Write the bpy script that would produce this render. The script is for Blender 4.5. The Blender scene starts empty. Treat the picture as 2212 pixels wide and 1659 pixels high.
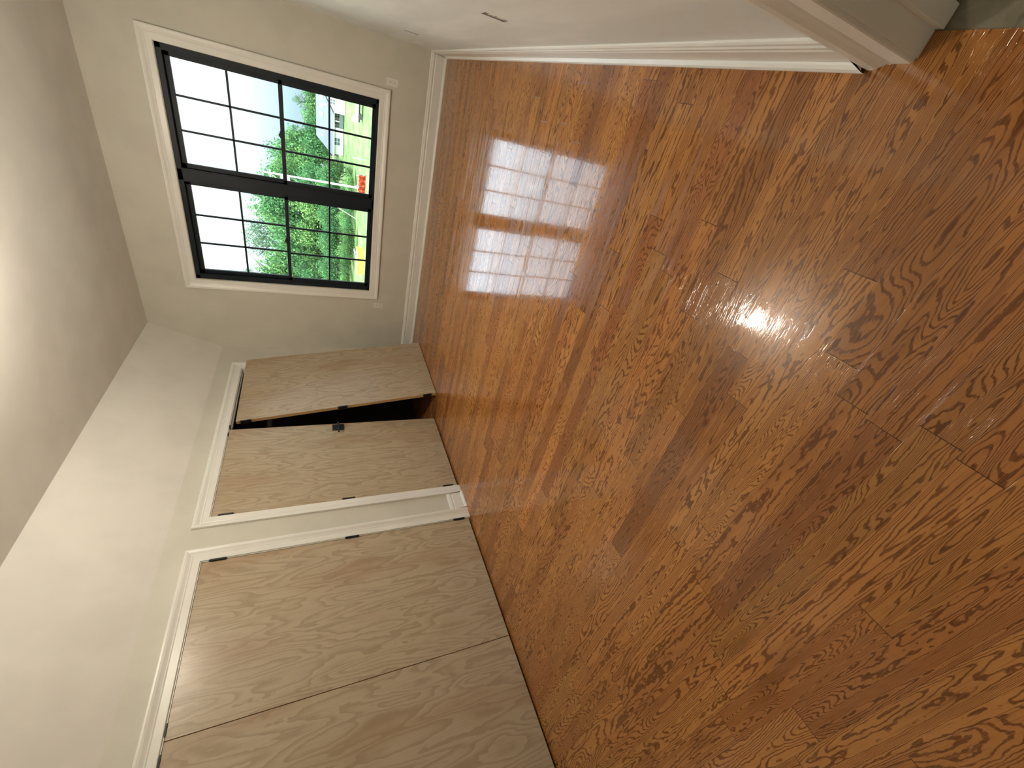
import bpy, bmesh, math, random
from mathutils import Vector, Matrix
random.seed(7)
SC = bpy.context.scene
COL = SC.collection

# ------------------------------------------------------------------ camera
F_PX = 893.67
CAM_POS = Vector((3.1431, -0.4409, 1.2637))
CAM_R = [[0.233656, -0.359202, -0.903537], [-0.813199, -0.58161, 0.020925], [-0.533022, 0.729865, -0.428]]
cam_d = bpy.data.cameras.new('camera')
cam_d.sensor_fit = 'HORIZONTAL'; cam_d.sensor_width = 36.0
cam_d.lens = F_PX / 2212.0 * 36.0
cam_d.clip_start = 0.02; cam_d.clip_end = 900
cam = bpy.data.objects.new('camera', cam_d); COL.objects.link(cam)
ix, iy, fw = [Vector(r) for r in CAM_R]       # image right, image down, forward
m = Matrix.Identity(4)
for i in range(3):
    m[i][0] = ix[i]; m[i][1] = -iy[i]; m[i][2] = -fw[i]; m[i][3] = CAM_POS[i]
cam.matrix_world = m
SC.camera = cam

# ------------------------------------------------------------------ view
vs = SC.view_settings
vs.view_transform = 'Standard'; vs.look = 'None'; vs.gamma = 1.0
vs.use_curve_mapping = False
vs.exposure = 1.05

# ------------------------------------------------------------------ world: bright hazy sky, pale blue at the horizon
W = bpy.data.worlds.new('sky'); SC.world = W; W.use_nodes = True
nt = W.node_tree; nt.nodes.clear()
wo = nt.nodes.new('ShaderNodeOutputWorld'); bg = nt.nodes.new('ShaderNodeBackground')
tc = nt.nodes.new('ShaderNodeTexCoord'); sp = nt.nodes.new('ShaderNodeSeparateXYZ')
rp = nt.nodes.new('ShaderNodeValToRGB')
nt.links.new(tc.outputs['Generated'], sp.inputs[0])
nt.links.new(sp.outputs['Z'], rp.inputs[0])
el = rp.color_ramp.elements
SKYS = 8.0
def sk(c): return tuple(v / SKYS for v in c) + (1,)
el[0].position = 0.0; el[0].color = sk((0.30, 0.40, 0.43))
el[1].position = 1.0; el[1].color = sk((5.6, 6.0, 6.4))
for p, c in ((0.03, (0.37, 0.51, 0.58)), (0.085, (0.55, 0.69, 0.75)), (0.17, (1.1, 1.25, 1.32)), (0.33, (2.3, 2.7, 3.1)), (0.58, (2.3, 2.7, 3.1)), (0.75, (4.6, 5.0, 5.4))):
    e = el.new(p); e.color = sk(c)
nt.links.new(rp.outputs[0], bg.inputs[0]); bg.inputs[1].default_value = SKYS
nt.links.new(bg.outputs[0], wo.inputs[0])

# ------------------------------------------------------------------ sun outside (behind the house, never enters the window)
sd = bpy.data.lights.new('sun', 'SUN'); sd.energy = 2.6; sd.angle = math.radians(3); sd.color = (1.0, 0.95, 0.86)
so = bpy.data.objects.new('sun', sd); COL.objects.link(so)
so.rotation_euler = Vector((0.35, 0.75, -0.62)).to_track_quat('-Z', 'Y').to_euler()

# ------------------------------------------------------------------ room dimensions (metres)
L = 4.777      # window wall
WR = 3.463     # right wall
CE = 2.945     # flat ceiling
KN = 2.285     # height where the left wall meets the slope
SL = 0.30      # run of the sloped ceiling
YB = -1.30     # wall behind the camera
DH = 2.034     # closet opening height
C1 = (-0.343, 1.781)      # near closet opening
C2 = (2.180, 4.281)       # far closet opening
WX = (0.862, 2.937); WZ = (0.624, 2.424)   # window opening
DR = (-0.470, 0.352); DRH = 2.05           # doorway in the right wall
GZ = -5.5      # outside ground level

# portal so that daylight through the window is sampled well (gives no light of its own)
pd = bpy.data.lights.new('window_portal', 'AREA'); pd.shape = 'RECTANGLE'
pd.size = WX[1] - WX[0]; pd.size_y = WZ[1] - WZ[0]; pd.cycles.is_portal = True
po = bpy.data.objects.new('window_portal', pd); COL.objects.link(po)
po.location = ((WX[0] + WX[1]) / 2, L + 0.13, (WZ[0] + WZ[1]) / 2)
po.rotation_euler = Vector((0, -1, 0)).to_track_quat('-Z', 'Z').to_euler()

# ================================================================== mesh helpers
def link(name, bm, mats=None, parent=None, kind=None, smooth=False):
    me = bpy.data.meshes.new(name)
    bmesh.ops.recalc_face_normals(bm, faces=bm.faces)
    bm.to_mesh(me); bm.free()
    if mats is not None:
        for mt in (mats if isinstance(mats, (list, tuple)) else [mats]): me.materials.append(mt)
    if smooth:
        for p in me.polygons: p.use_smooth = True
    o = bpy.data.objects.new(name, me); COL.objects.link(o)
    if parent is not None: o.parent = parent
    if kind: o['kind'] = kind
    return o
def empty(name, loc=(0, 0, 0), rot=None, kind=None):
    o = bpy.data.objects.new(name, None); COL.objects.link(o); o.location = loc
    o.empty_display_size = 0.1
    if rot is not None: o.rotation_euler = rot
    if kind: o['kind'] = kind
    return o
def tag(o, label, cat, group=None):
    o['label'] = label; o['category'] = cat
    if group: o['group'] = group
    return o
def box(bm, x0, x1, y0, y1, z0, z1, mi=0, bev=0.0):
    t = bmesh.new() if bev else bm
    v = [t.verts.new(p) for p in ((x0, y0, z0), (x1, y0, z0), (x1, y1, z0), (x0, y1, z0),
                                  (x0, y0, z1), (x1, y0, z1), (x1, y1, z1), (x0, y1, z1))]
    fs = [t.faces.new([v[i] for i in f]) for f in ((3, 2, 1, 0), (4, 5, 6, 7), (0, 1, 5, 4), (1, 2, 6, 5), (2, 3, 7, 6), (3, 0, 4, 7))]
    for f in fs: f.material_index = mi
    if bev:
        bmesh.ops.bevel(t, geom=list(t.edges), offset=bev, segments=2, affect='EDGES', profile=0.6)
        for f in t.faces: f.material_index = mi
        merge(bm, t)
    return fs
def merge(bm, t):
    me = bpy.data.meshes.new('tmp'); t.to_mesh(me); t.free(); bm.from_mesh(me); bpy.data.meshes.remove(me)
def cyl(bm, p0, p1, r0, r1=None, n=16, caps=True, mi=0):
    p0, p1 = Vector(p0), Vector(p1); r1 = r0 if r1 is None else r1
    d = (p1 - p0).normalized(); a = d.orthogonal().normalized(); b = d.cross(a)
    A = []; B = []
    for i in range(n):
        t = 2 * math.pi * i / n; w = a * math.cos(t) + b * math.sin(t)
        A.append(bm.verts.new(p0 + w * r0)); B.append(bm.verts.new(p1 + w * r1))
    for i in range(n):
        f = bm.faces.new((A[i], A[(i + 1) % n], B[(i + 1) % n], B[i])); f.material_index = mi
    if caps:
        bm.faces.new(A[::-1]).material_index = mi; bm.faces.new(B).material_index = mi
def loft(bm, rows, closed_row=False, closed_col=False, mi=0):
    V = [[bm.verts.new(p) for p in r] for r in rows]
    nr = len(V); nc = len(V[0])
    for i in range(nr if closed_col else nr - 1):
        for j in range(nc if closed_row else nc - 1):
            a, b = V[i], V[(i + 1) % nr]
            f = bm.faces.new((a[j], a[(j + 1) % nc], b[(j + 1) % nc], b[j])); f.material_index = mi
    return V
def sweep_profile(bm, corners_fn, prof, closed=False):
    """corners_fn(d, t) gives the path points for offset d outward and thickness t"""
    rows = [corners_fn(d, t) for d, t in prof]
    V = loft(bm, rows, closed_row=closed)
    if not closed:
        bm.faces.new([r[0] for r in V]); bm.faces.new([r[-1] for r in V][::-1])
CAS = [(0, 0), (0, .008), (.003, .0105), (.044, .0115), (.050, .0145), (.056, .0125), (.064, .016), (.076, .0225), (.088, .0255), (.096, .0255), (.1, .0225), (.1, 0)]

# ================================================================== node helpers
class NT:
    def __init__(s, name):
        s.m = bpy.data.materials.new(name); s.m.use_nodes = True; s.t = s.m.node_tree; s.t.nodes.clear()
        s.out = s.t.nodes.new('ShaderNodeOutputMaterial')
    def n(s, kind, **kw):
        nd = s.t.nodes.new(kind)
        for k, v in kw.items(): setattr(nd, k, v)
        return nd
    def put(s, sock, v):
        if v is None: return
        if isinstance(v, bpy.types.NodeSocket): s.t.links.new(v, sock)
        else: sock.default_value = v
    def math(s, op, a, b=None, c=None, clamp=False):
        nd = s.n('ShaderNodeMath', operation=op, use_clamp=clamp)
        s.put(nd.inputs[0], a); s.put(nd.inputs[1], b); s.put(nd.inputs[2], c)
        return nd.outputs[0]
    def mix(s, f, a, b, mode='MIX'):
        nd = s.n('ShaderNodeMix', data_type='RGBA', blend_type=mode)
        s.put(nd.inputs[0], f)
        s.put(nd.inputs[6], a if isinstance(a, bpy.types.NodeSocket) else tuple(a) + (1,) if len(a) == 3 else a)
        s.put(nd.inputs[7], b if isinstance(b, bpy.types.NodeSocket) else tuple(b) + (1,) if len(b) == 3 else b)
        return nd.outputs[2]
    def mixf(s, f, a, b):
        return s.math('ADD', a, s.math('MULTIPLY', f, s.math('SUBTRACT', b, a)))
    def smooth(s, v, lo, hi, a=0.0, b=1.0):
        nd = s.n('ShaderNodeMapRange', interpolation_type='SMOOTHSTEP')
        s.put(nd.inputs[0], v); nd.inputs[1].default_value = lo; nd.inputs[2].default_value = hi
        nd.inputs[3].default_value = a; nd.inputs[4].default_value = b
        return nd.outputs[0]
    def coord(s, kind='Object'):
        tcn = s.n('ShaderNodeTexCoord'); spn = s.n('ShaderNodeSeparateXYZ')
        s.t.links.new(tcn.outputs[kind], spn.inputs[0]); return spn.outputs[0], spn.outputs[1], spn.outputs[2]
    def vec(s, x, y, z):
        nd = s.n('ShaderNodeCombineXYZ'); s.put(nd.inputs[0], x); s.put(nd.inputs[1], y); s.put(nd.inputs[2], z); return nd.outputs[0]
    def noise(s, v, scale=1.0, detail=2.0, rough=0.5, dist=0.0):
        nd = s.n('ShaderNodeTexNoise', noise_dimensions='3D')
        s.put(nd.inputs['Vector'], v); nd.inputs['Scale'].default_value = scale
        nd.inputs['Detail'].default_value = detail; nd.inputs['Roughness'].default_value = rough
        nd.inputs['Distortion'].default_value = dist
        return nd.outputs['Fac']
    def white(s, v, dim='2D'):
        nd = s.n('ShaderNodeTexWhiteNoise', noise_dimensions=dim)
        if dim == '1D': s.put(nd.inputs['W'], v)
        else: s.put(nd.inputs['Vector'], v)
        spn = s.n('ShaderNodeSeparateColor'); s.t.links.new(nd.outputs['Color'], spn.inputs[0])
        return spn.outputs[0], spn.outputs[1], spn.outputs[2]
    def bump(s, h, dist=0.001, strength=1.0):
        nd = s.n('ShaderNodeBump'); s.put(nd.inputs['Height'], h)
        nd.inputs['Distance'].default_value = dist; nd.inputs['Strength'].default_value = strength
        return nd.outputs[0]
    def pbr(s, color, rough=0.5, normal=None, metallic=0.0, spec=0.5, coat=0.0, coat_rough=0.05, emis=None, emis_s=0):
        b = s.n('ShaderNodeBsdfPrincipled')
        if isinstance(color, bpy.types.NodeSocket): s.t.links.new(color, b.inputs['Base Color'])
        else: b.inputs['Base Color'].default_value = tuple(color) + (1,)
        s.put(b.inputs['Roughness'], rough); b.inputs['Metallic'].default_value = metallic
        b.inputs['Specular IOR Level'].default_value = spec
        b.inputs['Coat Weight'].default_value = coat; b.inputs['Coat Roughness'].default_value = coat_rough
        if normal is not None: s.t.links.new(normal, b.inputs['Normal'])
        if emis is not None:
            b.inputs['Emission Color'].default_value = tuple(emis) + (1,); b.inputs['Emission Strength'].default_value = emis_s
        s.t.links.new(b.outputs[0], s.out.inputs[0])
        return b
def plain(name, c, rough=0.5, metallic=0.0, spec=0.5):
    t = NT(name); t.pbr(c, rough, None, metallic, spec); return t.m
def paint(name, c, rough=0.55, mott=0.03, bumpd=0.0003, scale=3.0):
    t = NT(name); x, y, z = t.coord(); v = t.vec(x, y, z)
    a = t.noise(v, scale, 3); f = t.smooth(a, .35, .65)
    col = t.mix(f, tuple(k * (1 - mott) for k in c), tuple(min(1, k * (1 + mott)) for k in c))
    h = t.noise(v, 180, 2)
    t.pbr(col, rough, t.bump(h, bumpd)); return t.m

# ---------------------------------------------------------------- materials
M_WALL = paint('wall_paint', (0.655, 0.635, 0.565), 0.6)
M_CEIL = paint('ceiling_paint', (0.80, 0.78, 0.74), 0.8)
M_PRIME = None
def right_wall_paint():
    t = NT('primed_drywall'); x, y, z = t.coord(); v = t.vec(x, y, z)
    # trowelled joint compound: long soft streaks on the board
    s1 = t.noise(t.vec(t.math('MULTIPLY', y, 1.2), t.math('MULTIPLY', z, 5.0), 3.0), 1.0, 3)
    f = t.smooth(s1, .42, .62)
    col = t.mix(f, (0.78, 0.82, 0.81), (0.86, 0.90, 0.89))
    t.pbr(col, 0.5, t.bump(t.noise(v, 160, 2), .0003)); return t.m
M_PRIME = right_wall_paint()
M_TRIM = paint('white_trim_paint', (0.86, 0.855, 0.82), 0.32, 0.02, 0.0001)
M_BLACK = plain('black_window_vinyl', (0.008, 0.014, 0.022), 0.45, 0, 0.3)
M_HW = plain('matte_black_metal', (0.012, 0.012, 0.013), 0.42, 0.3)
M_PLATE = plain('white_plastic', (0.83, 0.82, 0.79), 0.3)
M_SLOT = plain('dark_slot', (0.03, 0.03, 0.03), 0.6)
M_STEEL = plain('galvanised_steel', (0.55, 0.55, 0.53), 0.35, 0.9)
M_EDGE = plain('plywood_edge', (0.48, 0.31, 0.14), 0.6)
M_DARK = paint('closet_painted_shade', (0.10, 0.095, 0.085), 0.8)  # shade of the unlit closet, painted as a dark wall colour

def wood_floor():
    t = NT('oak_strip_floor'); x, y, z = t.coord()
    PW = 0.0883
    v = t.math('DIVIDE', t.math('SUBTRACT', y, 0.0415), PW)
    row = t.math('FLOOR', v); fv = t.math('FRACT', v)
    r1, r2, r3 = t.white(row, '1D')
    ln = t.math('ADD', 0.62, t.math('MULTIPLY', r2, 0.75))
    u = t.math('DIVIDE', t.math('ADD', x, t.math('MULTIPLY', r1, 9.0)), ln)
    pk = t.math('FLOOR', u); fu = t.math('FRACT', u)
    a, b, c = t.white(t.vec(row, pk, 0.0), '3D')
    a2, b2, c2 = t.white(t.vec(row, pk, 7.3), '3D')
    # cathedral grain: contour lines of a stretched noise, different in every board
    fx = t.mixf(t.math('MULTIPLY', a, a), 0.7, 3.2)
    fy = t.mixf(b, 9.0, 22.0)
    wob = t.math('MULTIPLY', t.math('SUBTRACT', t.noise(t.vec(t.math('MULTIPLY', x, 26.0), t.math('MULTIPLY', y, 70.0), t.math('MULTIPLY', c2, 20)), 1.0, 2), 0.5), 0.045)
    gx = t.math('ADD', t.math('MULTIPLY', x, fx), t.math('MULTIPLY', c, 91.0))
    gy = t.math('ADD', t.math('MULTIPLY', y, fy), t.math('MULTIPLY', a2, 57.0))
    n = t.noise(t.vec(gx, gy, t.math('MULTIPLY', b2, 31.0)), 1.0, 1.2, 0.45, 0.25)
    n = t.math('ADD', n, wob)
    k = t.mixf(c, 16.0, 44.0)
    tri = t.math('PINGPONG', t.math('MULTIPLY', n, k), 0.5)          # 0..0.5
    line = t.smooth(tri, 0.10, 0.23, 1.0, 0.0)
    # broken, porous edge to each growth ring
    por = t.noise(t.vec(t.math('MULTIPLY', x, 22.0), t.math('MULTIPLY', y, 420.0), 0.0), 1.0, 2, 0.6)
    line = t.math('MULTIPLY', line, t.smooth(por, 0.30, 0.56, 0.55, 1.0))
    fine = t.smooth(t.noise(t.vec(t.math('MULTIPLY', x, 9.0), t.math('MULTIPLY', y, 330.0), 4.0), 1.0, 3, 0.6), 0.50, 0.72)
    blot = t.smooth(t.noise(t.vec(t.math('ADD', t.math('MULTIPLY', x, 3.0), t.math('MULTIPLY', a, 40)), t.math('MULTIPLY', y, 14.0), c), 1.0, 2), 0.50, 0.74)
    light = t.mix(a2, FL_A, FL_B)
    light = t.mix(t.smooth(b2, 0.80, 0.95), light, FL_R)             # a few redder boards
    light = t.mix(t.smooth(b2, 0.12, 0.02), light, FL_Y)             # a few pale boards
    dark = t.mix(c2, FL_D1, FL_D2)
    col = t.mix(t.math('MULTIPLY', blot, 0.35), light, dark)
    col = t.mix(t.math('MULTIPLY', fine, 0.45), col, dark)
    col = t.mix(t.math('MULTIPLY', line, 0.88), col, dark)
    # every board has its own depth of stain
    a3, b3, c3 = t.white(t.vec(row, pk, 3.9), '3D')
    dk = t.mixf(t.math('MULTIPLY', a3, a3), 1.06, 0.80)
    col = t.mix(1.0, col, t.vec(dk, t.math('MULTIPLY', dk, t.mixf(b3, 0.95, 1.01)), dk), 'MULTIPLY')
    # seams and butt joints
    dv = t.math('MULTIPLY', t.math('SUBTRACT', 0.5, t.math('ABSOLUTE', t.math('SUBTRACT', fv, 0.5))), PW)
    du = t.math('MULTIPLY', t.math('SUBTRACT', 0.5, t.math('ABSOLUTE', t.math('SUBTRACT', fu, 0.5))), ln)
    seam = t.smooth(dv, 0.0002, 0.0009, 1.0, 0.0)
    butt = t.smooth(du, 0.0005, 0.0016, 1.0, 0.0)
    col = t.mix(t.math('MULTIPLY', seam, 0.45), col, (0.05, 0.018, 0.006))
    col = t.mix(t.math('MULTIPLY', butt, 0.85), col, (0.03, 0.010, 0.004))
    gap = t.math('MAXIMUM', t.math('MULTIPLY', seam, 0.7), butt)
    h = t.math('MULTIPLY', gap, -0.00035)
    h = t.math('ADD', h, t.math('MULTIPLY', line, -0.00007))
    h = t.math('ADD', h, t.math('MULTIPLY', fine, -0.00003))
    h = t.math('ADD', h, t.math('MULTIPLY', t.math('MULTIPLY', t.math('SUBTRACT', fv, 0.5), t.math('SUBTRACT', a, 0.5)), 0.0005))
    cup = t.math('MULTIPLY', t.math('SUBTRACT', fv, 0.5), t.math('SUBTRACT', fv, 0.5))
    h = t.math('ADD', h, t.math('MULTIPLY', cup, -0.00022))
    h = t.math('ADD', h, t.math('MULTIPLY', t.noise(t.vec(x, y, 0.0), 30.0, 2), 0.00004))
    nrm = t.bump(h, 1.0)
    t.pbr(col, 0.5, nrm, 0, 0.0, coat=1.0, coat_rough=0.022)
    bs = [nd for nd in t.t.nodes if nd.type == 'BSDF_PRINCIPLED'][0]
    t.t.links.new(nrm, bs.inputs['Coat Normal'])
    bs.inputs['Coat IOR'].default_value = 1.5
    return t.m
FL_A = (0.50, 0.230, 0.070); FL_B = (0.43, 0.180, 0.052)
FL_R = (0.37, 0.148, 0.050); FL_Y = (0.56, 0.245, 0.068)
FL_D1 = (0.115, 0.036, 0.009); FL_D2 = (0.155, 0.052, 0.015)
M_FLOOR = wood_floor()

def veneer(name, seed, c_lo=(0.37, 0.285, 0.19), c_hi=(0.52, 0.43, 0.31)):
    """rotary-cut plywood veneer, grain along local Z"""
    t = NT(name); x, y, z = t.coord()
    wob = t.math('MULTIPLY', t.math('SUBTRACT', t.noise(t.vec(seed, t.math('MULTIPLY', y, 26), t.math('MULTIPLY', z, 16)), 1.0, 2), 0.5), 0.05)
    n = t.noise(t.vec(seed, t.math('MULTIPLY', y, 6.4), t.math('MULTIPLY', z, 1.05)), 1.0, 1.8, 0.5, 0.3)
    n = t.math('ADD', n, wob)
    p = t.math('FRACT', t.math('MULTIPLY', n, 13.0))
    ring = t.math('POWER', t.smooth(p, 0.0, 0.9), 1.8)
    edge = t.smooth(p, 0.90, 1.0)
    ring = t.math('SUBTRACT', ring, edge)
    fib = t.noise(t.vec(seed, t.math('MULTIPLY', y, 140), t.math('MULTIPLY', z, 5)), 1.0, 3, 0.6)
    br = t.smooth(t.noise(t.vec(seed + 5.0, t.math('MULTIPLY', y, 3.5), t.math('MULTIPLY', z, 0.9)), 1.0, 2), 0.48, 0.72)
    col = t.mix(t.math('MULTIPLY', ring, 0.75), c_hi, c_lo)
    col = t.mix(t.smooth(fib, 0.45, 0.75, 0.0, 0.28), col, (0.27, 0.17, 0.09))
    col = t.mix(t.math('MULTIPLY', br, 0.42), col, (0.36, 0.215, 0.115))
    h = t.math('ADD', t.math('MULTIPLY', ring, 0.00006), t.math('MULTIPLY', fib, 0.00005))
    h = t.math('ADD', h, t.math('MULTIPLY', t.noise(t.vec(seed, t.math('MULTIPLY', y, 9), t.math('MULTIPLY', z, 2.2)), 1.0, 2), 0.0022))
    t.pbr(col, 0.29, t.bump(h, 1.0), 0, 0.5)
    return t.m
M_VEN = veneer('birch_veneer', 2.0)

def subfloor():
    t = NT('bare_subfloor'); x, y, z = t.coord(); v = t.vec(x, y, z)
    a = t.smooth(t.noise(v, 9, 4, 0.65, 1.0), .35, .7)
    col = t.mix(a, (0.20, 0.185, 0.14), (0.34, 0.32, 0.25))
    b = t.smooth(t.noise(t.vec(t.math('MULTIPLY', x, 14), t.math('MULTIPLY', y, 30), 2.0), 1, 3), .62, .72)
    col = t.mix(t.math('MULTIPLY', b, .6), col, (0.09, 0.08, 0.06))
    t.pbr(col, 0.85, t.bump(a, .001)); return t.m
M_SUB = subfloor()

def glass():
    t = NT('window_glass')
    tr = t.n('ShaderNodeBsdfTransparent'); tr.inputs[0].default_value = (0.93, 0.96, 0.96, 1)
    gl = t.n('ShaderNodeBsdfGlossy'); gl.inputs['Roughness'].default_value = 0.0
    lw = t.n('ShaderNodeFresnel'); lw.inputs[0].default_value = 1.45
    mx = t.n('ShaderNodeMixShader')
    t.t.links.new(lw.outputs[0], mx.inputs[0]); t.t.links.new(tr.outputs[0], mx.inputs[1]); t.t.links.new(gl.outputs[0], mx.inputs[2])
    t.t.links.new(mx.outputs[0], t.out.inputs[0]); return t.m
M_GLASS = glass()

# ================================================================== room shell
def wall_boxes(name, boxes, mat):
    bm = bmesh.new()
    for b in boxes: box(bm, *b)
    return link(name, bm, mat, kind='structure')
T = 0.12
bm = bmesh.new(); box(bm, -0.75, 3.512, YB - 0.1, L + 0.1, -0.05, 0.0)
link('floor', bm, M_FLOOR, kind='structure')
bm = bmesh.new(); box(bm, 3.512, 5.2, YB - 0.1, 1.9, -0.056, -0.004)
link('floor_hall', bm, M_SUB, kind='structure')

# left wall with two closet openings
wall_boxes('wall_left', [(-T, 0, YB, C1[0] - .018, 0, KN), (-T, 0, C1[1] + .018, C2[0] - .018, 0, KN), (-T, 0, C2[1] + .018, L, 0, KN),
                         (-T, 0, C1[0] - .018, C1[1] + .018, DH + .018, KN), (-T, 0, C2[0] - .018, C2[1] + .018, DH + .018, KN)], M_WALL)
# window wall (four pieces round the opening)
FX = (WX[0], WX[1]); FZ = (WZ[0], WZ[1])
wall_boxes('wall_back', [(-0.75, FX[0], L, L + .16, -.05, CE + .1), (FX[1], WR + T, L, L + .16, -.05, CE + .1),
                         (FX[0], FX[1], L, L + .16, -.05, FZ[0]), (FX[0], FX[1], L, L + .16, FZ[1], CE + .1)], M_WALL)
# right wall, doorway, two receptacle cut-outs
B1 = (3.674, 3.736, 0.490, 0.600)      # y0,y1,z0,z1
B2 = (1.792, 1.856, 0.468, 0.584)
def right_wall():
    bm = bmesh.new()
    x0, x1 = WR, WR + T
    ys = [DR[1] + .02, B2[0], B2[1], B1[0], B1[1], L]
    holes = {1: B2, 3: B1}
    for i in range(5):
        ya, yb = ys[i], ys[i + 1]
        if i in holes:
            h = holes[i]; box(bm, x0, x1, ya, yb, 0, h[2]); box(bm, x0, x1, ya, yb, h[3], CE)
        else: box(bm, x0, x1, ya, yb, 0, CE)
    box(bm, x0, x1, YB, DR[0] - .02, 0, CE); box(bm, x0, x1, DR[0] - .02, DR[1] + .02, DRH + .02, CE)
    bmesh.ops.remove_doubles(bm, verts=bm.verts, dist=1e-5)
    return link('wall_right', bm, M_PRIME, kind='structure')
right_wall()
wall_boxes('wall_front', [(-0.75, WR + T, YB - .12, YB, 0, CE)], M_WALL)
# ceiling with the steep slope along the left wall
bm = bmesh.new()
prof = [(-0.13, KN), (0.0, KN), (SL, CE), (WR + T, CE), (WR + T, CE + .15), (-0.13, CE + .15)]
loft(bm, [[(x, YB - .12, z) for x, z in prof], [(x, L + .16, z) for x, z in prof]], closed_row=True)
bm.faces.new([v for v in bm.verts][:6]); bm.faces.new([v for v in bm.verts][6:][::-1])
link('ceiling', bm, M_CEIL, kind='structure')
# closet interiors, their darkness put into the wall colour
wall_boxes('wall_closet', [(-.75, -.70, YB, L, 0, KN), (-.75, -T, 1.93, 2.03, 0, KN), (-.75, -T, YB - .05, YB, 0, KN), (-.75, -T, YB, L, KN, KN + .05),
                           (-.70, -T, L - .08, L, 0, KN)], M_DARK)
# hall beyond the doorway
wall_boxes('wall_hall', [(4.9, 5.0, YB, 1.7, -.004, CE), (WR + T, 5.0, 1.6, 1.7, -.004, CE), (WR + T, 5.0, YB - .1, YB, -.004, CE), (WR + T, 5.0, YB, 1.7, CE, CE + .1)], M_WALL)

# ---------------------------------------------------------------- closet trims
def closet_trim(name, c, catches):
    y0, y1 = c; zt = DH
    root = None
    bm = bmesh.new()
    a0, a1, at = y0 - .005, y1 + .005, zt + .006
    def path(d, t): return [(t, a0 - d, 0), (t, a0 - d, at + d), (t, a1 + d, at + d), (t, a1 + d, 0)]
    sweep_profile(bm, path, CAS)
    # jamb lining
    box(bm, -T - .012, 0.0, y0 - .018, y0, 0, zt); box(bm, -T - .012, 0.0, y1, y1 + .018, 0, zt)
    box(bm, -T - .012, 0.0, y0 - .018, y1 + .018, zt, zt + .018)
    # stops behind the doors
    box(bm, -.052, -.040, y0, y0 + .012, 0, zt); box(bm, -.052, -.040, y1 - .012, y1, 0, zt); box(bm, -.052, -.040, y0, y1, zt - .012, zt)
    root = link(name, bm, M_TRIM, kind='structure')
    for (ya, yb) in catches:
        b = bmesh.new(); box(b, -.030, .0045, ya, yb, zt - .004, zt + .0035, bev=.001)
        link('strike_plate', b, M_HW, parent=root)
    return root
M1 = 0.7187; M2 = 3.2184
closet_trim('trim_1', C1, [(M1 + .021, M1 + .084), (M1 - .118, M1 - .055)])
closet_trim('trim_2', C2, [(M2 + .015, M2 + .065), (M2 - .095, M2 - .045)])

# ---------------------------------------------------------------- baseboards
BB = [(0.0, 0.033), (0.007, 0.033), (0.015, 0.029), (0.020, 0.021), (0.022, 0.0155), (0.105, 0.0155), (0.110, 0.0125), (0.116, 0.0125), (0.121, 0.0155),
      (0.133, 0.0155), (0.138, 0.0115), (0.149, 0.0105), (0.155, 0.006), (0.156, 0.0)]
def base_run(name, p0, p1, nrm, cut0=0.0, cut1=0.0):
    """profile swept from p0 to p1 along the wall; mitre shifts ends by thickness"""
    p0, p1, nrm = Vector(p0), Vector(p1), Vector(nrm); d = (p1 - p0).normalized()
    bm = bmesh.new()
    rows = [[p0 + nrm * t + d * (t * cut0) + Vector((0, 0, z)), p1 + nrm * t - d * (t * cut1) + Vector((0, 0, z))] for z, t in BB]
    V = loft(bm, rows); bm.faces.new([r[0] for r in V]); bm.faces.new([r[1] for r in V][::-1])
    return link(name, bm, M_TRIM, kind='structure')
base_run('baseboard_back', (0, L, 0), (WR, L, 0), (0, -1, 0), 1, 1)
base_run('baseboard_right', (WR, L, 0), (WR, DR[1] + .106, 0), (-1, 0, 0), 1, 0)
base_run('baseboard_left', (0, C1[1] + .105, 0), (0, C2[0] - .105, 0), (1, 0, 0))
base_run('baseboard_left.001', (0, C2[1] + .105, 0), (0, L, 0), (1, 0, 0), 0, 1)
base_run('baseboard_left.002', (0, YB, 0), (0, C1[0] - .105, 0), (1, 0, 0))
base_run('baseboard_front', (0, YB, 0), (WR, YB, 0), (0, 1, 0), 1, 1)

# ---------------------------------------------------------------- doorway trim in the right wall
bm = bmesh.new()
a0, a1, at = DR[0] - .005, DR[1] + .005, DRH + .006
sweep_profile(bm, lambda d, t: [(WR - t, a0 - d, 0), (WR - t, a0 - d, at + d), (WR - t, a1 + d, at + d), (WR - t, a1 + d, 0)], CAS)
J0, J1 = WR - .0008, WR + T + .012
box(bm, J0, J1, DR[1], DR[1] + .02, 0, DRH, bev=.0012); box(bm, J0, J1, DR[0] - .02, DR[0], 0, DRH, bev=.0012); box(bm, J0, J1, DR[0] - .02, DR[1] + .02, DRH, DRH + .02)
box(bm, 3.514, 3.558, DR[1] - .017, DR[1], 0, DRH, bev=.0015); box(bm, 3.514, 3.558, DR[0], DR[0] + .017, 0, DRH, bev=.0015); box(bm, 3.514, 3.558, DR[0], DR[1], DRH - .017, DRH)
link('trim_3', bm, M_TRIM, kind='structure')

# ---------------------------------------------------------------- window
bm = bmesh.new()
wx0, wx1, wz0, wz1 = WX[0] - .004, WX[1] + .004, WZ[0] - .004, WZ[1] + .004
CASW = [(0, -.022)] + CAS
sweep_profile(bm, lambda d, t: [(wx0 - d, L - t, wz0 - d), (wx0 - d, L - t, wz1 + d), (wx1 + d, L - t, wz1 + d), (wx1 + d, L - t, wz0 - d)], CASW, closed=True)
link('trim_4', bm, M_TRIM, kind='structure')

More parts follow.
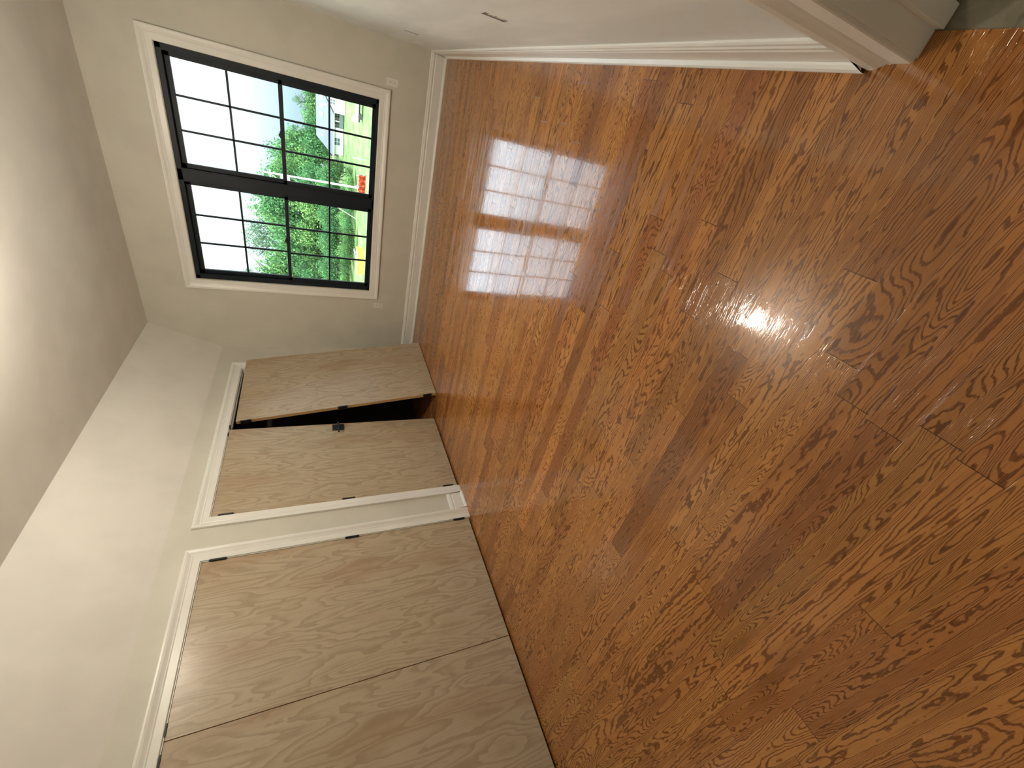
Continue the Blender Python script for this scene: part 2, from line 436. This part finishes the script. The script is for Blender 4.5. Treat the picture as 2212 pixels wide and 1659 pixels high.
win = empty('window_1', ((WX[0] + WX[1]) / 2, L, WZ[0]), kind='structure')
OX, OY, OZ = (WX[0] + WX[1]) / 2, L, WZ[0]
def wbox(bm, x0, x1, y0, y1, z0, z1, bev=0.0):
    box(bm, x0 - OX, x1 - OX, y0 - OY, y1 - OY, z0 - OZ, z1 - OZ, bev=bev)
U = [(WX[0], 1.925), (1.905, WX[1])]            # the two units, joined by a mullion
MUL = (1.866, 1.966)
bm = bmesh.new()
ya, yb = L + .016, L + .125
x0, x1 = WX; z0, z1 = WZ
wbox(bm, x0, x0 + .040, ya, yb, z0, z1, .002); wbox(bm, x1 - .040, x1, ya, yb, z0, z1, .002)
wbox(bm, x0, x1, ya, yb, z1 - .040, z1, .002); wbox(bm, x0, x1, ya, yb, z0, z0 + .022, .002)
wbox(bm, MUL[0], MUL[1], ya, yb, z0, z1, .002)
# inner lip and sash tracks
for xa, s in ((x0 + .040, 1), (MUL[0], -1), (MUL[1], 1), (x1 - .040, -1)):
    xb = xa + s * .010
    wbox(bm, min(xa, xb), max(xa, xb), ya + .004, ya + .014, z0, z1, .001)
    wbox(bm, min(xa, xb), max(xa, xb), ya + .050, ya + .056, z0, z1, .001)
    wbox(bm, min(xa, xb), max(xa, xb), ya + .096, yb, z0, z1, .001)
link('window_frame', bm, M_BLACK, parent=win)
MEET = 1.512
def sash(xa, xb, za, zb, y0s, y1s, st, tr, br, nm):
    """one sash: frame, muntins as parts of its mesh, glass as child"""
    b = bmesh.new()
    wbox(b, xa, xa + st, y0s, y1s, za, zb, .003); wbox(b, xb - st, xb, y0s, y1s, za, zb, .003)
    wbox(b, xa, xb, y0s, y1s, zb - tr, zb, .003); wbox(b, xa, xb, y0s, y1s, za, za + br, .003)
    gx0, gx1, gz0, gz1 = xa + st, xb - st, za + br, zb - tr
    ym = (y0s + y1s) / 2
    for k in (1, 2):
        xm = gx0 + (gx1 - gx0) * k / 3; wbox(b, xm - .009, xm + .009, ym - .010, ym + .010, gz0, gz1, .002)
    zm = (gz0 + gz1) / 2; wbox(b, gx0, gx1, ym - .010, ym + .010, zm - .009, zm + .009, .002)
    o = link(nm, b, M_BLACK, parent=win)
    g = bmesh.new(); wbox(g, gx0 - .004, gx1 + .004, ym - .002, ym + .002, gz0 - .004, gz1 + .004)
    link('window_glass', g, M_GLASS, parent=o)
    return o
for (xa, xb) in ((x0 + .042, MUL[0] - .002), (MUL[1] + .002, x1 - .042)):
    lo = sash(xa, xb, z0 + .022, MEET + .016, L + .026, L + .056, .045, .036, .036, 'lower_sash')
    up = sash(xa, xb, MEET - .016, z1 - .040, L + .066, L + .096, .045, .040, .036, 'upper_sash')
    b = bmesh.new(); xm = (xa + xb) / 2
    wbox(b, xm - .030, xm + .030, L + .030, L + .056, MEET + .016, MEET + .024, .002)
    wbox(b, xm - .020, xm + .008, L + .026, L + .040, MEET + .024, MEET + .034, .002)
    link('sash_lock', b, M_HW, parent=lo)

# ================================================================== doors
def veneer_leaf(name, ya, yb, x_face, z0=.015, z1=DH - .003, parent=None, th=.035, kind='structure'):
    """door leaf; its mesh keeps local coordinates so that the grain follows it"""
    b = bmesh.new(); w = (yb - ya)
    fs = box(b, -th, 0, 0, w, 0, z1 - z0)
    for f in b.faces:
        f.material_index = 0 if abs(f.normal.x) > .5 else 1
    b.normal_update()
    for f in b.faces: f.material_index = 0 if abs(f.normal.x) > .5 else 1
    o = link(name, b, [M_VEN, M_EDGE], parent=parent, kind=kind)
    o.location = (x_face, ya, z0)
    return o
def hinge_bm(side=1):
    b = bmesh.new()
    for k in range(5):
        cyl(b, (0, 0, -.050 + k * .020 + .0006), (0, 0, -.050 + (k + 1) * .020 - .0006), .0088, n=14)
    cyl(b, (0, 0, -.054), (0, 0, -.050), .0045, n=12); cyl(b, (0, 0, .050), (0, 0, .054), .0045, n=12)
    box(b, -.012, -.004, -.0015, .0015, -.045, .045)
    return b
hz = (1.934, 1.022, 0.108)
d1 = veneer_leaf('door_1', C1[0] + .003, M1 - .0026, -.001)
d2 = veneer_leaf('door_2', M1 + .0026, C1[1] - .004, -.001)
d3 = veneer_leaf('door_3', C2[0] + .004, M2 - .0018, -.001)
def hinges(door, y_local):
    for z in hz:
        h = link('hinge', hinge_bm(), M_HW, parent=door); h.location = (.0085, y_local, z - .015)
hinges(d2, (C1[1] - .004) - (M1 + .0018) + .002)
hinges(d3, -.002)
hinges(d1, -.002)
# lever handle on the closed leaf of the far closet
hb = bmesh.new(); box(hb, 0, .010, -.044, .044, -.057, .057, bev=.0035)
hl = link('door_handle', hb, M_HW, parent=d3); hl.location = (0, 3.152 - (C2[0] + .004), 1.061 - .015)
lb = bmesh.new(); cyl(lb, (.009, 0, 0), (.048, 0, 0), .011, n=20)
box(lb, .042, .058, -.118, .030, -.0085, .0085, bev=.004)
link('lever', lb, M_HW, parent=hl)

# the leaf taken off its hinges, leaning against the opening of the far closet
lean = empty('leaning_door', (0.288, 3.330, 0.0))
lean.rotation_euler = (0, 0, 0)
yaw, tilt = 0.050, 0.147
lean.matrix_world = Matrix.Translation((0.288, 3.330, 0.0)) @ Matrix.Rotation(-yaw, 4, 'Z') @ Matrix.Rotation(-tilt, 4, 'Y')
tag(lean, 'unhinged pale birch door leaf leaning over the open half of the closet', 'door')
lf = veneer_leaf('door_panel', 0, 1.060, 0.0, 0.006, 2.018, parent=lean, kind=None)
for z in hz:
    b = bmesh.new()
    box(b, -.034, .003, -.0025, 0, -.047, .047, bev=.001)
    cyl(b, (.003, -.006, -.050), (.003, -.006, .050), .0062, n=14)
    box(b, -.034, .002, -.014, -.011, -.046, .046, bev=.001)
    h = link('hinge', b, M_HW, parent=lf); h.location = (0, 0, z - .008)

# ================================================================== outlets
def duplex(name, wall, c, label, plate=True):
    """built in local axes: X across, Z up, Y out of the wall (towards -Y)"""
    r = empty(name, c)
    if wall == 'right': r.rotation_euler = (0, 0, -math.pi / 2)
    tag(r, label, 'outlet')
    if plate:
        b = bmesh.new(); box(b, -.035, .035, -.0055, -.0005, -.0575, .0575, bev=.0018)
        link('cover_plate', b, M_PLATE, parent=r); yo = -.0055
    else:
        b = bmesh.new()                                   # steel box set in the drywall hole
        box(b, -.031, -.029, .0005, .05, -.054, .054); box(b, .029, .031, .0005, .05, -.054, .054)
        box(b, -.031, .031, .048, .05, -.054, .054); box(b, -.031, .031, .0005, .05, -.054, -.0525); box(b, -.031, .031, .0005, .05, .0525, .054)
        link('device_box', b, M_STEEL, parent=r); yo = .004
        b = bmesh.new(); box(b, -.010, .010, yo - .002, yo, -.052, .052, bev=.0006)
        box(b, -.019, .019, yo - .002, yo, -.052, -.046, bev=.0006); box(b, -.019, .019, yo - .002, yo, .046, .052, bev=.0006)
        link('mounting_strap', b, M_STEEL, parent=r)
    for s in (1, -1):
        b = bmesh.new(); zc = s * .0195
        box(b, -.0165, .0165, yo - .0025, yo + (.02 if not plate else 0), zc - .014, zc + .014, bev=.002)
        rc = link('receptacle', b, M_PLATE, parent=r)
        b = bmesh.new()
        for xx in (-.0065, .0065): box(b, xx - .0012, xx + .0012, yo - .0029, yo - .0023, zc - .001, zc + .007)
        cyl(b, (0, yo - .0029, zc - .007), (0, yo - .0023, zc - .007), .0026, n=10)
        link('slot', b, M_SLOT, parent=rc)
    b = bmesh.new(); cyl(b, (0, yo - .0035, 0), (0, yo - .0005, 0), .0032, n=12)
    link('screw', b, M_STEEL, parent=r)
    return r
duplex('wall_outlet', 'back', (3.110, L, .510), 'white duplex outlet under the window corner nearest the right wall')
duplex('wall_outlet.001', 'back', (0.667, L, .503), 'white duplex outlet left of the window, near the leaning door')
duplex('wall_receptacle', 'right', (WR, (B1[0] + B1[1]) / 2, (B1[2] + B1[3]) / 2), 'uncovered receptacle in the right wall, the one close to the window', plate=False)
duplex('wall_receptacle.001', 'right', (WR, (B2[0] + B2[1]) / 2, (B2[2] + B2[3]) / 2), 'uncovered receptacle in the right wall, the one nearer the doorway', plate=False)

# ================================================================== ceiling lamp (seen as the warm reflection on the floor)
LP = (2.048, 2.042, CE)
lamp = empty('ceiling_light', LP)
tag(lamp, 'warm glass globe ceiling light in the middle of the room, mirrored in the floor varnish', 'light')
def lathe(bm, prof, n=36):
    V = loft(bm, [[(r_ * math.cos(2 * math.pi * i / n), r_ * math.sin(2 * math.pi * i / n), z_) for i in range(n)] for r_, z_ in prof], closed_row=True)
    bm.faces.new(V[0]); bm.faces.new(V[-1][::-1])
b = bmesh.new(); lathe(b, [(.065, 0), (.065, -.012), (.055, -.022), (.012, -.026), (.010, -.205), (.030, -.209), (.034, -.227)])
link('canopy', b, M_PLATE, parent=lamp, smooth=True)
tl = NT('lamp_globe'); tl.pbr((.9, .85, .7), .5, emis=(1.0, 0.90, 0.73), emis_s=215.0)
b = bmesh.new(); lathe(b, [(.064 * math.sin(a), -.284 + .064 * math.cos(a)) for a in [.52 + (3.1 - .52) * k / 14 for k in range(15)]])
link('globe', b, tl.m, parent=lamp, smooth=True)
# unseen fill light, added to brighten the subfloor beyond the doorway
hall_fill = empty('hall_fill_light', (4.3, .9, CE)); tag(hall_fill, 'small round unseen fill light added in the hall beyond the doorway', 'light')
b = bmesh.new(); lathe(b, [(.09, 0), (.09, -.015), (.08, -.02)]); link('trim_ring', b, M_PLATE, parent=hall_fill, smooth=True)
tl = NT('hall_fill_glow'); tl.pbr((.9, .85, .7), .5, emis=(1.0, 0.85, 0.64), emis_s=110.0)
b = bmesh.new(); lathe(b, [(.07, -.0205), (.07, -.024), (.05, -.030)]); link('diffuser', b, tl.m, parent=hall_fill)

# ================================================================== OUTSIDE
M_GRASS = None
def grass():
    t = NT('meadow_grass'); x, y, z = t.coord(); v = t.vec(x, y, z)
    a = t.smooth(t.noise(t.vec(t.math('MULTIPLY', x, .35), t.math('MULTIPLY', y, .12), 0.0), 1, 4, .65), .38, .62)
    b = t.noise(t.vec(t.math('MULTIPLY', x, 1.6), t.math('MULTIPLY', y, .6), 3.0), 1, 4, .7)
    col = t.mix(a, GR_A, GR_B)
    col = t.mix(t.smooth(b, .48, .66), col, GR_C)
    e = t.math('ADD', y, t.math('MULTIPLY', t.noise(t.vec(t.math('MULTIPLY', x, .2), t.math('MULTIPLY', y, .2), 9.0), 1, 3), 7.0))
    d_ = t.mix(b, (.40, .34, .26), (.52, .46, .37))                  # unseen pale ground, added to bounce daylight up to the ceiling
    col = t.mix(t.smooth(e, 42.0, 46.0), d_, col)
    t.pbr(col, 0.95, None, 0, 0.1); return t.m
GR_A = (0.085, 0.150, 0.045); GR_B = (0.150, 0.190, 0.075); GR_C = (0.060, 0.120, 0.040)
M_GRASS = grass()
def leaves(name, c_dark, c_mid, c_light):
    t = NT(name)
    g = t.n('ShaderNodeNewGeometry'); r = t.n('ShaderNodeValToRGB'); t.t.links.new(g.outputs['Random Per Island'], r.inputs[0])
    e = r.color_ramp.elements; e[0].color = tuple(c_dark) + (1,); e[1].color = tuple(c_light) + (1,)
    k = e.new(.5); k.color = tuple(c_mid) + (1,)
    oi = t.n('ShaderNodeObjectInfo')
    col = t.mix(t.math('MULTIPLY', oi.outputs['Random'], .45), r.outputs[0], tuple(v * s for v, s in zip(c_mid, (.7, .8, .9))))
    d = t.n('ShaderNodeBsdfDiffuse'); tr = t.n('ShaderNodeBsdfTranslucent'); mx = t.n('ShaderNodeMixShader'); mx.inputs[0].default_value = .3
    t.t.links.new(col, d.inputs[0]); t.t.links.new(col, tr.inputs[0])
    t.t.links.new(d.outputs[0], mx.inputs[1]); t.t.links.new(tr.outputs[0], mx.inputs[2]); t.t.links.new(mx.outputs[0], t.out.inputs[0])
    return t.m
LF = 1.3
def lc(*c): return tuple(v * LF for v in c)
M_LF_A = leaves('leaf_green', lc(.022, .070, .032), lc(.065, .160, .062), lc(.140, .300, .105))
M_LF_B = leaves('leaf_bright', lc(.035, .090, .035), lc(.105, .215, .070), lc(.230, .360, .110))
M_LF_C = leaves('leaf_bluish', lc(.045, .085, .050), lc(.095, .160, .085), lc(.150, .230, .120))
M_LF_D = leaves('leaf_dark', lc(.014, .038, .016), lc(.050, .105, .034), lc(.120, .220, .070))
M_BARK = plain('bark', (.07, .055, .04), .9)

def crown_mesh(name, seed, n, clumps, leaf, mat, squash=1.0):
    """unit-radius crown of leaf blades gathered in clumps"""
    rnd = random.Random(seed); bm = bmesh.new()
    cl = []
    for i in range(clumps):
        while True:
            p = Vector((rnd.uniform(-1, 1), rnd.uniform(-1, 1), rnd.uniform(-1, 1)))
            if p.length < 1: break
        p = p * (.55 + .2 * rnd.random()); p.z *= squash
        cl.append((p, rnd.uniform(.22, .40)))
    for i in range(n):
        p, r = cl[rnd.randrange(clumps)]
        d = Vector((rnd.gauss(0, 1), rnd.gauss(0, 1), rnd.gauss(0, 1))).normalized()
        q = p + d * r * rnd.uniform(.75, 1.08)
        nrm = (d + Vector((rnd.gauss(0, .5), rnd.gauss(0, .5), rnd.gauss(0, .5)))).normalized()
        a = nrm.orthogonal().normalized(); a = Matrix.Rotation(rnd.uniform(0, 6.28), 3, nrm) @ a; b2 = nrm.cross(a)
        s = leaf * rnd.uniform(.6, 1.3)
        vs_ = [bm.verts.new(q + a * s), bm.verts.new(q + b2 * s * .55), bm.verts.new(q - a * s), bm.verts.new(q - b2 * s * .55)]
        bm.faces.new(vs_)
    me = bpy.data.meshes.new(name); bm.to_mesh(me); bm.free(); me.materials.append(mat); return me
CR = [crown_mesh('crown_a', 1, 3000, 34, .050, M_LF_A), crown_mesh('crown_b', 2, 3000, 30, .052, M_LF_B),
      crown_mesh('crown_c', 3, 1700, 26, .045, M_LF_C), crown_mesh('crown_d', 4, 2600, 30, .050, M_LF_D, 1.0)]
CORE = []
for i, mt in enumerate((M_LF_A, M_LF_B, M_LF_C, M_LF_D)):
    pass
def trunk_mesh():
    bm = bmesh.new(); cyl(bm, (0, 0, 0), (0.02, 0.01, .55), .022, .015, n=8, caps=False); cyl(bm, (0.02, .01, .55), (-.03, .02, .92), .015, .004, n=8, caps=False)
    rnd = random.Random(5)
    for i in range(7):
        h = rnd.uniform(.4, .85); a = rnd.uniform(0, 6.28)
        cyl(bm, (0, 0, h), (.16 * math.cos(a), .16 * math.sin(a), h + .12), .007, .002, n=6, caps=False)
    me = bpy.data.meshes.new('trunk'); bm.to_mesh(me); bm.free(); me.materials.append(M_BARK); return me
TRUNK = trunk_mesh()
def tree(x, y, top, r, kind, label, cat='tree', group=None, name='tree', zc=None, rz=None, shape=1.0):
    """top = height of the crown's top above sea level z, r = crown radius"""
    o = empty(name, (x, y, GZ))
    tag(o, label, cat, group)
    h = top - GZ
    rzv = min(r * shape, h * .52)
    c = bpy.data.objects.new('foliage', CR[kind]); COL.objects.link(c); c.parent = o
    c.location = (0, 0, h - rzv); c.scale = (r, r, rzv); c.rotation_euler = (0, 0, random.uniform(0, 6.28))
    if cat == 'tree':
        k = bpy.data.objects.new('trunk', TRUNK); COL.objects.link(k); k.parent = o; k.scale = (h, h, max(h - rzv * .6, 1))
    return o
CX, CY, CZ = 3.143, -0.441, 1.264
def at(az, D): return (CX + az * D, CY + D)
# ground
bm = bmesh.new()
NX, NY = 60, 60
for i in range(NX + 1):
    for j in range(NY + 1):
        x = -130 + 240 * i / NX; y = L + 1.0 + 240 * j / NY
        z = GZ + .25 * math.sin(x * .11) * math.sin(y * .07 + 1) * min(1, max(0, (y - 20) / 40))
        bm.verts.new((x, y, z))
bm.verts.ensure_lookup_table()
for i in range(NX):
    for j in range(NY):
        a = i * (NY + 1) + j; bm.faces.new([bm.verts[k] for k in (a, a + NY + 1, a + NY + 2, a + 1)])
g = link('ground', bm, M_GRASS, kind='structure')

ORD = ['first', 'second', 'third', 'fourth', 'fifth', 'sixth', 'seventh', 'eighth', 'ninth', 'tenth', 'eleventh', 'twelfth', 'thirteenth', 'fourteenth', 'fifteenth', 'sixteenth']
WOOD = 'dense green tree in the wood that closes the meadow'
BACK = 'tree in the low wood behind the white house'
# low wood behind the house
for i in range(9):
    az = -.020 - .0145 * i; x, y = at(az, 146 + 5 * ((i * 7) % 3))
    D = y - CY
    tree(x, y, CZ + D * (.017 + .005 * ((i * 5) % 3) / 2), 5.5, (0, 1, 0, 3)[i % 4], BACK, group='trees behind the house')
x, y = at(-.073, 150); tree(x, y, CZ + 150 * .031, 1.7, 2, 'thin treetop standing up above the low wood behind the house')
# tall wood
tall = [(-.137, .054, 142, 5.6, 0), (-.150, .073, 140, 5.8, 1), (-.166, .078, 137, 5.8, 0), (-.183, .092, 134, 5.8, 0), (-.206, .101, 104, 4.8, 1), (-.222, .098, 101, 4.6, 0), (-.242, .108, 100, 5.0, 1),
        (-.262, .125, 98, 5.0, 0), (-.283, .121, 100, 4.6, 1), (-.302, .096, 97, 4.4, 0), (-.322, .092, 98, 4.6, 1), (-.345, .090, 97, 4.6, 0), (-.368, .098, 99, 4.6, 0), (-.392, .121, 100, 4.6, 1), (-.418, .122, 100, 5.0, 0), (-.445, .125, 101, 5.0, 1)]
for az, e_, D, r, k in tall:
    x, y = at(az, D); tree(x, y, CZ + e_ * D, r, k, 'tall green tree of the wood, ' + ORD[tall.index((az, e_, D, r, k))] + ' counting from the white house', group='tall trees of the wood', shape=1.25)
# middle storey that hides the trunks
for i in range(17):
    az = -.152 - .0180 * i; D = (94 + 3 * (i % 3)) if az < -.189 else 131 + i; x, y = at(az, D)
    tree(x, y, CZ + D * (.035 + .018 * ((i * 3) % 4) / 3), 3.7 if D < 120 else 4.8, (0, 1, 3, 0, 1)[i % 5], 'mid-height green tree filling the wood below the tall crowns', group='mid-height trees of the wood', shape=1.2)
for i in range(18):
    az = -.181 - .0158 * i; D = 90 - 2 * (i % 2); x, y = at(az, D)
    tree(x, y, CZ + D * (-.012 + .012 * ((i * 3) % 4) / 3), 2.5, (3, 0, 1, 0)[i % 4], 'low leafy tree along the front edge of the wood', group='low trees at the wood edge', shape=1.1)
# thin bluish tree rising behind the wood
x, y = at(-.322, 112); tree(x, y, CZ + 112 * .137, 4.6, 2, 'thin bluish tree rising behind the wood', shape=1.0)
x, y = at(-.350, 114); tree(x, y, CZ + 114 * .133, 3.6, 2, 'sparse bluish treetop to the left of the tall thin one')
x, y = at(-.413, 106); tree(x, y, CZ + 106 * .141, 1.5, 2, 'wispy treetop above the far left of the wood')
# shrubs along the edge
for i in range(20):
    az = -.173 - .0145 * i; D = (85 - 3 * (i % 3)) if i else 108; x, y = at(az, D)
    hgt = 1.9 + .9 * ((i * 7) % 5) / 4
    if i < 3: hgt *= .7
    tree(x, y, GZ + hgt * 1.15, 1.9, (0, 3, 1, 0, 3)[i % 5], 'rounded shrub at the foot of the wood', cat='shrub', group='shrubs at the foot of the wood', name='shrub')
for i, az in enumerate((-.300, -.314, -.330, -.346)):
    x, y = at(az, 74); tree(x, y, GZ + 2.7, 1.5, 3, 'dark evergreen bush standing before the wood', cat='shrub', group='dark evergreen bushes', name='evergreen_bush')

# ---------------------------------------------------------------- white house with a grey hipped roof
M_SIDING = plain('white_siding', (.80, .80, .78), .6)
M_ROOF = None
def roofm():
    t = NT('grey_shingles'); x, y, z = t.coord(); a = t.noise(t.vec(x, y, z), 3.0, 4, .7)
    t.pbr(t.mix(t.smooth(a, .35, .65), (.070, .090, .125), (.095, .120, .160)), .8); return t.m
M_ROOF = roofm()
M_PANE = plain('dark_pane', (.10, .14, .135), .15)
house = empty('house', (0, 114, GZ)); tag(house, 'white house with a grey hipped roof, right of the wood', 'house')
HY = 114.0
def hb_(bm, x0, x1, y0, y1, z0, z1): box(bm, x0, x1, y0 - HY, y1 - HY, z0 - GZ, z1 - GZ)
xL, xP0, xP1, xR = -14.0, -8.7, -5.9, 14.0
ze = -3.45; zr = 0.0
b = bmesh.new()
hb_(b, xL, xP0, HY, HY + 10, GZ, ze); hb_(b, xP1, xR, HY, HY + 10, GZ, ze); hb_(b, xP0, xP1, HY + 2.5, HY + 10, GZ, ze)
link('wall', b, M_SIDING, parent=house)
b = bmesh.new()      # hipped main roof
e0, e1, f0, f1 = xL - .5, xR + .5, -.5, 10.5
pts = [(e0, f0, ze - GZ), (e1, f0, ze - GZ), (e1, f1, ze - GZ), (e0, f1, ze - GZ), (e0 + 2.9, 5.0, zr - GZ), (e1 - 2.9, 5.0, zr - GZ)]
V = [b.verts.new(p) for p in pts]
for f in ((0, 1, 5, 4), (1, 2, 5), (2, 3, 4, 5), (3, 0, 4), (3, 2, 1, 0)): b.faces.new([V[i] for i in f])
rf = link('roof', b, M_ROOF, parent=house)
b = bmesh.new(); hb_(b, e0, e1, HY - .55, HY - .45, ze - .16, ze + .04)
link('gutter', b, M_SIDING, parent=house)
b = bmesh.new()      # gabled wing to the right
gx0, gx1, gy = -5.7, 9.5, -3.0
pk = ((gx0 + gx1) / 2, zr + 1.0 - GZ)
A = [b.verts.new(p) for p in ((gx0, gy, 0), (gx1, gy, 0), (gx1, gy, ze - GZ), (pk[0], gy, pk[1]), (gx0, gy, ze - GZ))]
B_ = [b.verts.new(p) for p in ((gx0, 4, 0), (gx1, 4, 0), (gx1, 4, ze - GZ), (pk[0], 4, pk[1]), (gx0, 4, ze - GZ))]
b.faces.new(A); b.faces.new(B_[::-1])
for i in range(5): b.faces.new((A[i], A[(i + 1) % 5], B_[(i + 1) % 5], B_[i]))
link('gable_wing', b, M_SIDING, parent=house)
b = bmesh.new()
for s in (gx0 - .3, gx1 + .3):
    zz = ze - GZ - .12
    vv = [(s, gy - .3, zz + .08), (s, 6, zz + .08), (pk[0], 6, pk[1] + .12), (pk[0], gy - .3, pk[1] + .12)]
    lo = [b.verts.new(p) for p in vv]; up = [b.verts.new((p[0], p[1], p[2] + .15)) for p in vv]
    b.faces.new(lo[::-1]); b.faces.new(up)
    for i in range(4): b.faces.new((lo[i], lo[(i + 1) % 4], up[(i + 1) % 4], up[i]))
link('wing_roof', b, M_ROOF, parent=house)
def hwin(x0, x1, z0, z1, yy):
    b = bmesh.new(); box(b, x0 - .08, x1 + .08, yy - HY - .05, yy - HY - .01, z0 - GZ - .08, z1 - GZ + .08)
    w = link('window', b, M_SIDING, parent=house)
    b = bmesh.new(); xm, zm = (x0 + x1) / 2, (z0 + z1) / 2
    for (a_, b_) in ((x0, xm - .05), (xm + .05, x1)):
        for (c_, d_) in ((z0, zm - .05), (zm + .05, z1)): box(b, a_, b_, yy - HY - .07, yy - HY - .045, c_ - GZ, d_ - GZ)
    link('pane', b, M_PANE, parent=w)
hwin(-12.1, -10.7, -4.75, -3.6, HY)
hwin(-4.2, -3.3, -3.6, -2.7, HY - 3)
hwin(-8.2, -7.4, -5.2, -3.7, HY + 2.5); hwin(-6.9, -6.1, -4.9, -3.7, HY + 2.5)
b = bmesh.new(); hb_(b, -7.5, -7.3, HY - .1, HY + .1, GZ, ze); link('porch_post', b, M_SIDING, parent=house)
b = bmesh.new(); hb_(b, -8.6, -6.0, HY - .3, HY - .2, GZ + .1, GZ + .9); link('porch_rail', b, M_PANE, parent=house)
slope = math.atan2(zr - ze, 5.5)
for i, xx in enumerate((-7.0, -5.4, -3.8)):
    b = bmesh.new(); yy = 3.2; zz = (ze - GZ) + (yy + .5) / 5.5 * (zr - ze)
    box(b, -.45, .45, -.55, .55, 0, .14); s = link('skylight', b, M_SIDING, parent=rf)
    s.location = (xx, yy, zz); s.rotation_euler = (slope, 0, 0)
for xx, yy in ((-5.0, 2.0), (-4.8, 1.6), (-11.0, 3.0), (-10.2, 2.2)):
    b = bmesh.new(); zz = (ze - GZ) + (yy + .5) / 5.5 * (zr - ze); cyl(b, (xx, yy, zz - .05), (xx, yy, zz + .5), .13, n=8); link('roof_vent', b, M_SIDING, parent=rf)

# ---------------------------------------------------------------- utility pole with transformer and guy wire
M_POLE = plain('pale_weathered_wood', (.62, .60, .56), .8)
M_WIRE = plain('wire', (.55, .55, .52), .5)
px_, py_ = -11.9, 72.7
ptop = CZ + .085 * (py_ - CY)
pole = empty('utility_pole', (px_, py_, GZ)); tag(pole, 'tall pale utility pole with a transformer, in front of the wood', 'pole')
b = bmesh.new(); cyl(b, (0, 0, -.2), (0, 0, ptop - GZ), .15, .11, n=12); link('shaft', b, M_POLE, parent=pole)
b = bmesh.new(); cyl(b, (-.5, 0, ptop - GZ - 3.4), (-.5, 0, ptop - GZ - 2.2), .34, n=14); box(b, -.3, 0, -.08, .08, ptop - GZ - 2.9, ptop - GZ - 2.7); link('transformer', b, plain('pale_grey_paint', (.6, .6, .6), .5), parent=pole)
b = bmesh.new(); box(b, -.9, .5, -.26, -.14, ptop - GZ - 1.0, ptop - GZ - .85); link('cross_arm', b, M_POLE, parent=pole)
b = bmesh.new(); cyl(b, (-.1, -.15, ptop - GZ - .9), (-.95, -.15, ptop - GZ - 2.6), .05, n=6); link('brace', b, M_POLE, parent=pole)
b = bmesh.new(); top_ = Vector((0, 0, ptop - GZ - 3.2)); gnd = Vector((-17.44 - px_, 75.48 - py_, .02))
cyl(b, top_, gnd, .025, n=6, caps=False); cyl(b, gnd + (top_ - gnd) * .02, gnd + (top_ - gnd) * .34, .07, n=6); link('guy_wire', b, M_WIRE, parent=pole)

# ---------------------------------------------------------------- odds and ends on the meadow
M_ORANGE = plain('orange_safety_mesh', (.62, .10, .04), .6)
b = bmesh.new(); rnd = random.Random(3)
N = 34; rows = []
for j in range(7):
    rows.append([( -1.5 + 3.1 * i / N + .08 * math.sin(i * 1.9 + j), .35 * math.sin(i * .9) + .12 * math.sin(j * 2 + i * .4), (1.15 - .25 * abs(math.sin(i * .5))) * j / 6 + .02) for i in range(N + 1)])
loft(b, rows)
bmesh.ops.solidify(b, geom=list(b.faces), thickness=.02)
fence = link('safety_fence', b, M_ORANGE); fence.location = (-9.9, 63.6, GZ); tag(fence, 'crumpled orange safety fence beside the foot of the pole', 'fence')
for xx in (-1.3, .1, 1.4):
    b = bmesh.new(); cyl(b, (xx, .05, 0), (xx, .05, 1.35), .03, n=6); link('stake', b, M_POLE, parent=fence)
b = bmesh.new(); box(b, -.35, .35, -.10, .10, 0, .55, bev=.05); t_ = link('water_jug', b, plain('blue_plastic', (.10, .32, .62), .4)); t_.location = (-9.2, 66.5, GZ); tag(t_, 'small blue container in the grass behind the orange fence', 'container')
# low white trailer
tr = empty('utility_trailer', (-1.2, 72.0, GZ)); tag(tr, 'low white trailer parked on the grass in front of the house', 'trailer')
b = bmesh.new(); box(b, -1.9, 3.2, -.9, .9, .62, .92, bev=.03); link('deck', b, M_SIDING, parent=tr)
b = bmesh.new(); box(b, -1.9, -1.35, -.8, .8, .92, 1.35, bev=.03); link('toolbox', b, M_SIDING, parent=tr)
for xx in (-1.1, .9, 2.4):
    for yy in (-.9, .7):
        b = bmesh.new(); cyl(b, (xx, yy, .34), (xx, yy + .2, .34), .34, n=18); link('wheel', b, M_SLOT, parent=tr)
b = bmesh.new(); box(b, -1.8, 3.1, -.7, .7, .40, .60); link('chassis', b, M_SLOT, parent=tr)
st = empty('marker_post', (-6.68, 65.11, GZ)); tag(st, 'thin white marker post standing alone in the meadow', 'post')
b = bmesh.new(); cyl(b, (0, 0, .7), (0, 0, 1.75), .05, n=8); link('shaft', b, M_SIDING, parent=st)
b = bmesh.new(); cyl(b, (0, 0, 0), (0, 0, .7), .07, n=8); link('base', b, plain('grey_metal', (.25, .25, .25), .5), parent=st)
b = bmesh.new(); box(b, -1.7, 1.7, -1.0, 1.0, 0, 1.0, bev=.06); box(b, -1.75, 1.75, -1.05, 1.05, .9, 1.05, bev=.03)
ye = link('yellow_bin', b, plain('yellow_paint', (.62, .42, .05), .5)); ye.location = (-19.6, 62.0, GZ); tag(ye, 'yellow box by the left edge of the meadow', 'box')
b = bmesh.new(); cyl(b, (-22.9, 77.0, GZ + .16), (-22.9, 65.0, GZ + .16), .17, n=10)
pi_ = link('pipe', b, M_SIDING); tag(pi_, 'long white pipe lying in the grass behind the yellow box', 'pipe')
